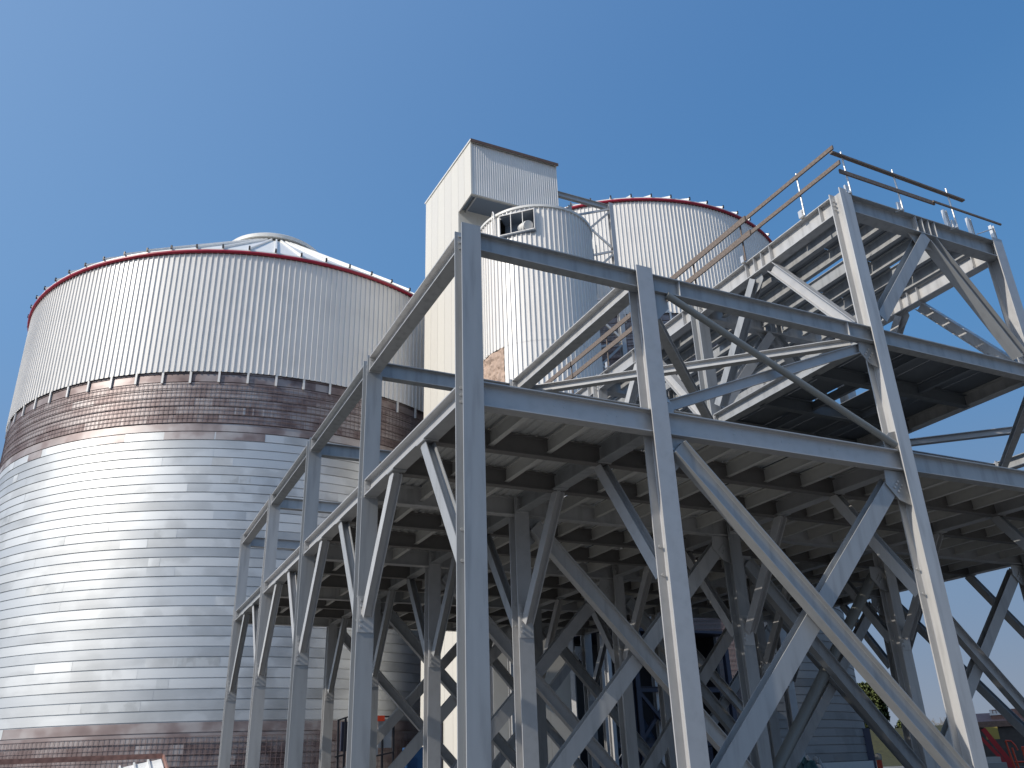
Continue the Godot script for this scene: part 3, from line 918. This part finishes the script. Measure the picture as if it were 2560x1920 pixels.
# ---------------------------------------------------------------- small things at the foot of the picture
func blob_st(st: SurfaceTool, c: Vector3, r: Vector3, nz: FastNoiseLite, amp: float, n := 18) -> void:
	var pt := func(i: int, j: int) -> Vector3:
		var a := TAU * i / n
		var e := -PI / 2 + PI * j / (n / 2)
		var d := Vector3(cos(a) * cos(e), sin(e), sin(a) * cos(e))
		return c + d * r * (1.0 + amp * nz.get_noise_3dv(c + d * 2.0))
	for i in n:
		for j in n / 2:
			var a: Vector3 = pt.call(i, j)
			var b: Vector3 = pt.call(i + 1, j)
			var cc: Vector3 = pt.call(i + 1, j + 1)
			var dd: Vector3 = pt.call(i, j + 1)
			quad(st, a, b, cc, dd, (a + cc) / 2 - c)

func leaf_tree(at: Vector3, h: float, rad: float, label: String, sd: int) -> void:
	var r := RandomNumberGenerator.new()
	r.seed = sd
	var t := thing("leafy_tree", label, "tree", at)
	put(t, "trunk", tube([Vector3.ZERO, Vector3(0.1, h * 0.3, 0), Vector3(0, h * 0.6, 0.1)], 0.22, 8), M.bark)
	var st := st_new()
	var clumps := []
	for k in 70:
		var e := r.randf()
		var a := r.randf() * TAU
		var yy := h * (0.12 + 0.86 * e)
		var wid := rad * (0.45 + 0.75 * sin(PI * clampf(0.18 + 0.75 * e, 0, 1)))
		clumps.append([Vector3(cos(a) * wid * 0.62 * sqrt(r.randf()), yy, sin(a) * wid * 0.62 * sqrt(r.randf())), rad * r.randf_range(0.22, 0.40), r.randf_range(0.75, 1.25)])
	for c in clumps:
		for k in 260:
			var d := Vector3(r.randfn(), r.randfn(), r.randfn()).normalized() * pow(r.randf(), 0.4)
			var p: Vector3 = c[0] + d * c[1]
			var s := r.randf_range(0.13, 0.28)
			var u := Vector3(r.randfn(), r.randfn(), r.randfn()).normalized() * s
			var v := u.cross(Vector3(r.randfn(), r.randfn(), r.randfn())).normalized() * s * 0.7
			var tone: float = c[2] * r.randf_range(0.8, 1.25)
			var col := Color(0.085 * tone, 0.105 * tone, 0.030 * tone)
			for q in [p - u, p + v, p + u, p - u, p + u, p - v]:
				st.set_color(col)
				st.set_normal((d + Vector3.UP * 0.4).normalized())
				st.add_vertex(q)
	put(t, "crown", st.commit(), M.leaf)

func bare_tree(at: Vector3, h: float, label: String, sd: int) -> void:
	var r := RandomNumberGenerator.new()
	r.seed = sd
	var t := thing("bare_tree", label, "tree", at)
	put(t, "trunk", tube([Vector3.ZERO, Vector3(0.1, h * 0.22, 0), Vector3(-0.1, h * 0.45, 0.1)], 0.24, 7), M.bark)
	var st := st_new()
	var stack := []
	for k in 9:
		stack.append([Vector3(0, h * r.randf_range(0.2, 0.45), 0), Vector3(r.randfn() * 0.7, 1.0, r.randfn() * 0.7).normalized(), h * 0.32, 0.09, 0])
	while stack.size() > 0:
		var b: Array = stack.pop_back()
		var p0: Vector3 = b[0]
		var p1: Vector3 = p0 + b[1] * b[2]
		tube_st(st, [p0, p1], b[3], 4)
		if b[4] < 3:
			for k in 4:
				var d: Vector3 = (b[1] + Vector3(r.randfn(), r.randfn() * 0.7 + 0.2, r.randfn()) * 0.6).normalized()
				stack.append([p0.lerp(p1, r.randf_range(0.4, 1.0)), d, b[2] * 0.6, b[3] * 0.55, b[4] + 1])
	put(t, "crown", st.commit(), M.twig)

func build_surroundings() -> void:
	var g := put(self, "ground", boxm(Vector3(-900, -1.0, -1500), Vector3(1500, 0.0, 300)), M.ground)
	g.set_meta("kind", "structure")
	put(self, "added_dark_pad", boxm(Vector3(11.5, -0.2, -62.0), Vector3(34.0, 0.012, -15.0)), M.pad).set_meta("kind", "structure")  # unseen dark ground, added to cut light bounced up under the frame
	# grass bank far right: a heightfield
	var st := st_new()
	var nz := FastNoiseLite.new()
	nz.seed = 2
	nz.frequency = 0.05
	var hgt := func(i: int, j: int) -> Vector3:
		var x := 96.0 + i * 3.5
		var z := -215.0 + j * 4.0
		var d := clampf((x * 0.731 - z * 0.682 - 150.0) / 30.0, 0.0, 1.0)
		var e := minf(clampf(i / 5.0, 0, 1), clampf((70 - i) / 5.0, 0, 1)) * minf(clampf(j / 5.0, 0, 1), clampf((40 - j) / 8.0, 0, 1))
		return Vector3(x, -0.05 + (5.9 + nz.get_noise_2d(x, z) * 1.0) * d * d * (3 - 2 * d) * e, z)
	for i in 70:
		for j in 40:
			quad(st, hgt.call(i, j), hgt.call(i + 1, j), hgt.call(i + 1, j + 1), hgt.call(i, j + 1), Vector3.UP)
	put(self, "grass_bank", st.commit(), M.grass).set_meta("kind", "structure")
	leaf_tree(Vector3(132.6, 4.9, -123.4), 8.4, 3.7, "round dark green tree on the grass bank right of the rear bin", 11)
	leaf_tree(Vector3(134.4, 3.2, -117.6), 3.6, 2.8, "low olive shrub at the right foot of the round green tree", 12)
	bare_tree(Vector3(197.0, 0, -163.5), 11.2, "leafless brownish tree between two right-hand columns", 5)
	# far brown-roofed building
	var b := thing("brown_building", "low brown-roofed building with a white lettered sign at the right edge", "building", Vector3(74.0, 0, -50.0), deg_to_rad(-56.0))
	put(b, "wall", boxm(Vector3(-6.5, 0, -10), Vector3(14, 3.5, 0)), M.wallbrown)
	put(b, "fascia", boxm(Vector3(-6.9, 3.5, -10.4), Vector3(14.4, 3.95, 0.35)), M.trim)
	var rs := st_new()
	prism(rs, PackedVector2Array([Vector2(0.35, 3.95), Vector2(-3.5, 4.75), Vector2(-7.0, 4.75), Vector2(-10.4, 3.95)]), Vector3(-6.9, 0, 0), Vector3(0, 0, 1), Vector3.UP, Vector3(21.3, 0, 0))
	put(b, "roof", rs.commit(), M.roofbrown)
	put(b, "gable", boxm(Vector3(-4.4, 3.9, -3.0), Vector3(-1.4, 4.9, -0.6)), M.roofbrown)
	var sg := put(b, "sign", boxm(Vector3(-4.45, 4.45, -0.6), Vector3(-2.75, 4.58, -0.5)), M.white)
	for k in 6:
		put(sg, "sign_letter", boxm(Vector3(-4.42 + k * 0.275, 4.58, -0.6), Vector3(-4.21 + k * 0.275, 4.86 - 0.05 * (k % 2), -0.5)), M.white)
	# red boom lift parts at the right edge
	var bl := thing("boom_lift", "red lift arm leaning down to the right beside the brown building", "lift", Vector3(36.1, 0, -26.8), deg_to_rad(-53.0))
	put(bl, "arm", bar(Vector3(-0.62, 2.50, 0), Vector3(0.22, 0.95, 0), Vector3(0, 0, 1), 0.16, 0.20), M.redpaint)
	put(bl, "arm", bar(Vector3(-0.78, 2.15, 0.25), Vector3(0.08, 0.90, 0.25), Vector3(0, 0, 1), 0.10, 0.14), M.redpaint)
	put(bl, "base", boxm(Vector3(-0.2, 0.3, -0.7), Vector3(2.0, 0.95, 0.7)), M.dark)
	for s in [-0.6, 0.6]:
		put(bl, "wheel", lathe([Vector2(0.0, -0.15), Vector2(0.42, -0.15), Vector2(0.45, 0.0), Vector2(0.42, 0.15), Vector2(0.0, 0.15)], 20), M.dark, Vector3(0.3, 0.42, s)).rotation = Vector3(PI / 2, 0, 0)
	var cg := thing("lift_cage", "bright orange-red tubular cage at the lower right edge", "cage", Vector3(32.35, 0, -23.4), deg_to_rad(-53.0))
	for q in [[-0.38, 1.95, -0.22, 0.1], [-0.22, 1.70, -0.10, 0.1], [0.12, 1.70, 0.12, 0.1], [0.40, 1.75, 0.40, 0.1]]:
		put(cg, "post", tube([Vector3(q[0], q[1], 0), Vector3(q[2], q[3], 0)], 0.035, 8), M.orange)
	put(cg, "rail", tube([Vector3(-0.38, 1.95, 0), Vector3(-0.20, 1.93, 0), Vector3(-0.10, 1.78, 0), Vector3(-0.05, 1.6, 0)], 0.03, 8), M.orange)
	put(cg, "rail", tube([Vector3(0.10, 1.70, 0), Vector3(0.75, 1.72, 0)], 0.035, 8), M.orange)
	put(cg, "rail", tube([Vector3(-0.25, 1.2, 0), Vector3(0.75, 1.2, 0)], 0.03, 8), M.orange)
	var cb := put(self, "concrete_block", boxm(Vector3(-0.4, 0, -0.4), Vector3(0.4, 1.38, 0.4)), M.concrete, Vector3(35.7, 0, -27.3), deg_to_rad(-50.0))
	tag(cb, "pale concrete block behind the other, left of the red lift arm", "concrete block", "concrete blocks by the red lift")
	var cb2 := put(self, "concrete_block", boxm(Vector3(-0.55, 0, -0.4), Vector3(0.5, 1.2, 0.4)), M.concrete, Vector3(31.8, 0, -24.3), deg_to_rad(-50.0))
	tag(cb2, "grey concrete block nearest the bottom right corner", "concrete block", "concrete blocks by the red lift")
	var ye := thing("container", "dark green container with an olive yellow top by the corner of the brown building", "container", Vector3(39.9, 0, -30.1), deg_to_rad(-53.0))
	put(ye, "body", boxm(Vector3(-0.15, 0, -0.4), Vector3(1.6, 2.12, 0.4)), M.wallbrown)
	put(ye, "top_panel", boxm(Vector3(-0.25, 2.12, -0.3), Vector3(0.32, 2.66, 0.3)), M.yellow)
	var bo := thing("marker_post", "short orange post with a grey cap near the foot of the rear bin", "post", Vector3(25.56, 0, -23.9))
	put(bo, "shaft", lathe([Vector2(0.09, 0), Vector2(0.09, 1.45)], 16), M.orange)
	put(bo, "cap", lathe([Vector2(0.11, 1.45), Vector2(0.11, 1.62), Vector2(0.0, 1.68)], 16), M.concrete)
	var tp := thing("tarp_bundle", "crumpled teal and clear plastic bundle on the ground under the frame", "tarp", Vector3(20.6, 0, -21.8))
	var t1 := st_new()
	nz.frequency = 0.8
	blob_st(t1, Vector3(-0.35, 1.0, 0.1), Vector3(0.35, 0.55, 0.35), nz, 0.5)
	put(tp, "tarp", t1.commit(), M.teal)
	var t2 := st_new()
	blob_st(t2, Vector3(0.1, 0.85, -0.1), Vector3(0.45, 0.7, 0.4), nz, 0.5)
	put(tp, "film", t2.commit(), M.film)
	put(tp, "pallet", boxm(Vector3(-0.9, 0, -0.6), Vector3(0.8, 0.4, 0.6)), M.wood)
	var du := put(self, "door_panel", boxm(Vector3(-0.5, 0.3, -0.3), Vector3(0.5, 3.5, 0.3)), M.navy, Vector3(54.0, 0, -51.5), deg_to_rad(-46.0))
	tag(du, "dark narrow metal duct at the right foot of the rear bin", "duct")
	# dark equipment frame behind the last row, right of the tower
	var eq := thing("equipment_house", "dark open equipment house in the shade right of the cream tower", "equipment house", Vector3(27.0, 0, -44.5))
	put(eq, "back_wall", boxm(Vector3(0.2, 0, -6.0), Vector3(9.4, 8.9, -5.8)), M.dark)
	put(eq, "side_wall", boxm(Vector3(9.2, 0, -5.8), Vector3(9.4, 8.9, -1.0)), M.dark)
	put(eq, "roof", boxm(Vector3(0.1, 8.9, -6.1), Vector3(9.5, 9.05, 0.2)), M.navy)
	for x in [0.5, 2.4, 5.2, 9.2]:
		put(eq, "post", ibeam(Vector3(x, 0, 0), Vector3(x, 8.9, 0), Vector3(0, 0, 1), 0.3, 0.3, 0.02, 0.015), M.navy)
	for y in [2.6, 5.6]:
		put(eq, "beam", ibeam(Vector3(0.5, y, -0.2), Vector3(9.2, y, -0.2), Vector3.UP, 0.3, 0.2, 0.02, 0.015), M.navy)
	put(eq, "brace", bar(Vector3(2.4, 5.6, -0.1), Vector3(5.2, 2.6, -0.1), Vector3(0, 0, 1), 0.2, 0.2), M.navy)
	put(eq, "brace", bar(Vector3(5.2, 5.6, -0.3), Vector3(2.4, 2.6, -0.3), Vector3(0, 0, 1), 0.2, 0.2), M.navy)
	put(eq, "machine", lathe([Vector2(0.0, 0.0), Vector2(1.1, 0.0), Vector2(1.1, 3.0), Vector2(0.4, 4.4), Vector2(0.4, 7.0), Vector2(0.0, 7.0)], 24), M.navy, Vector3(3.7, 0, -2.5))
	put(eq, "machine", boxm(Vector3(6.0, 0, -3.4), Vector3(8.4, 2.4, -1.4)), M.navy)
	for k in 6:
		put(eq, "stair_tread", boxm(Vector3(0.7 + k * 0.25, 0.3 + k * 0.28, -1.6), Vector3(0.95 + k * 0.25, 0.34 + k * 0.28, -0.8)), M.navy)
	put(eq, "handrail", tube([Vector3(0.7, 1.3, -0.8), Vector3(2.3, 3.0, -0.8)], 0.03, 6), M.steel3)
	# shed roof in the lower left corner
	var sh := thing("canopy", "long brown beam ending in a small white striped canopy, lower left corner", "canopy", Vector3(-2.4, 0, -27.9))
	for x in [-3.8, 4.6]:
		put(sh, "post", boxm(Vector3(x - 0.06, 0, -0.12), Vector3(x + 0.06, 2.1, -0.02)), M.roofbrown)
	put(sh, "beam", bar(Vector3(-4.2, 2.12, -0.02), Vector3(4.74, 2.24, -0.02), Vector3.UP, 0.13, 0.06), M.roofbrown)
	put(sh, "eave_board", bar(Vector3(4.76, 2.22, 0.0), Vector3(4.76, 1.72, 2.4), Vector3.UP, 0.12, 0.04), M.roofbrown)
	for k in 4:
		var xa := 4.70 - 0.36 * k
		var rp := st_new()
		quad(rp, Vector3(xa - 0.35, 2.16 - 0.07 * (k + 1), 0.1 + 0.15 * k), Vector3(xa, 2.16 - 0.07 * k, 0.1 + 0.15 * k), Vector3(xa, 1.66 - 0.07 * k, 2.4), Vector3(xa - 0.35, 1.66 - 0.07 * (k + 1), 2.4), Vector3.UP)
		bar_st(rp, Vector3(xa - 0.34, 2.20 - 0.07 * (k + 1), 0.1 + 0.15 * k), Vector3(xa - 0.34, 1.70 - 0.07 * (k + 1), 2.4), Vector3.UP, 0.06, 0.05)
		put(sh, "roof_panel", rp.commit(), M.roof)
	# lift basket among the left columns
	var lb := thing("work_platform", "black-framed work platform with an orange box behind the left columns", "work platform", Vector3(12.6, 0, -43.0))
	for q in [[-1.3, 3.95, -1.2], [-0.95, 4.1, -0.95], [0.45, 4.15, 0.5], [1.45, 4.1, 1.5], [0.9, 3.3, 0.95]]:
		put(lb, "post", bar(Vector3(q[0], q[1], 0), Vector3(q[2], 0.2, 0), Vector3(0, 0, 1), 0.08, 0.09), M.dark)
	for q in [[-1.35, 3.95, -0.8, 4.12], [0.3, 4.12, 1.5, 4.1], [0.3, 2.3, 1.5, 2.5], [-1.4, 2.35, -0.9, 2.45], [-1.3, 0.9, 1.5, 0.9]]:
		put(lb, "rail", bar(Vector3(q[0], q[1], 0.03), Vector3(q[2], q[3], 0.03), Vector3(0, 0, 1), 0.07, 0.07), M.dark)
	put(lb, "control_box", boxm(Vector3(0.3, 3.9, -0.1), Vector3(0.95, 4.15, 0.15)), M.orange)
	put(lb, "panel", boxm(Vector3(0.7, 2.7, -0.1), Vector3(1.4, 4.0, -0.06)), M.galv)
	put(lb, "panel", boxm(Vector3(0.25, 2.4, -0.2), Vector3(0.75, 3.1, -0.16)), M.film)
	put(lb, "seat_back", boxm(Vector3(-1.1, 2.6, -0.3), Vector3(-0.7, 3.9, -0.1)), M.navy)
	var bx := thing("blue_locker", "blue steel locker at the foot of the cream tower", "locker", Vector3(15.2, 0, -43.4))
	put(bx, "body", boxm(Vector3(-0.4, 0, -0.4), Vector3(0.4, 2.7, 0.4)), M.blue)
	put(bx, "corner_post", boxm(Vector3(-0.47, 0, 0.36), Vector3(-0.38, 2.5, 0.46)), M.blue)

func _ready() -> void:
	rng.seed = 7
	var cam := Camera3D.new()
	cam.name = "camera"
	cam.fov = 48.598
	cam.near = 0.05
	cam.far = 4000.0
	add_child(cam)
	var rt := Vector3(0.9029437, -0.0324453, 0.4285324)
	var up := Vector3(-0.1498324, 0.9108140, 0.3846661)
	var fw := Vector3(0.4027939, 0.4115399, -0.8175524)
	cam.transform = Transform3D(Basis(rt, up, -fw), Vector3(0, 1.6, 0))
	var we := WorldEnvironment.new()
	we.name = "world_environment"
	var env := Environment.new()
	env.background_mode = Environment.BG_SKY
	var sky := Sky.new()
	var sm := PanoramaSkyMaterial.new()
	sm.panorama = ImageTexture.create_from_image(sky_image())
	sky.sky_material = sm
	env.sky = sky
	env.tonemap_mode = Environment.TONE_MAPPER_LINEAR
	env.tonemap_exposure = 1.0
	env.sdfgi_enabled = true
	env.ssao_enabled = true
	env.ssil_enabled = true
	we.environment = env
	add_child(we)
	var sun := DirectionalLight3D.new()
	sun.name = "sun"
	sun.light_energy = 1.25
	sun.light_color = Color(1.0, 0.965, 0.91)
	sun.light_angular_distance = 0.5
	sun.shadow_enabled = true
	add_child(sun)
	sun.look_at_from_position(Vector3.ZERO, Vector3(0.83, -0.55, -0.10))
	materials()
	build_surroundings()
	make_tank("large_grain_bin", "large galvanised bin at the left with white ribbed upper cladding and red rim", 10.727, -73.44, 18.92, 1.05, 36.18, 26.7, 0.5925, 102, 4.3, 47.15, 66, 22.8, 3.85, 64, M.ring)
	make_tank("large_grain_bin", "rear right white ribbed bin with red rim, partly hidden behind the steel frame", 44.44, -64.9, 16.5, 1.25, 46.4, 35.2, 0.545, 102, 4.0, 54.9, 60, 30.5, 0.0, 56, M.shaded_ring, true)
	build_tower()
	build_small_bin()
	build_lattice()
	build_frame()
	build_rails()
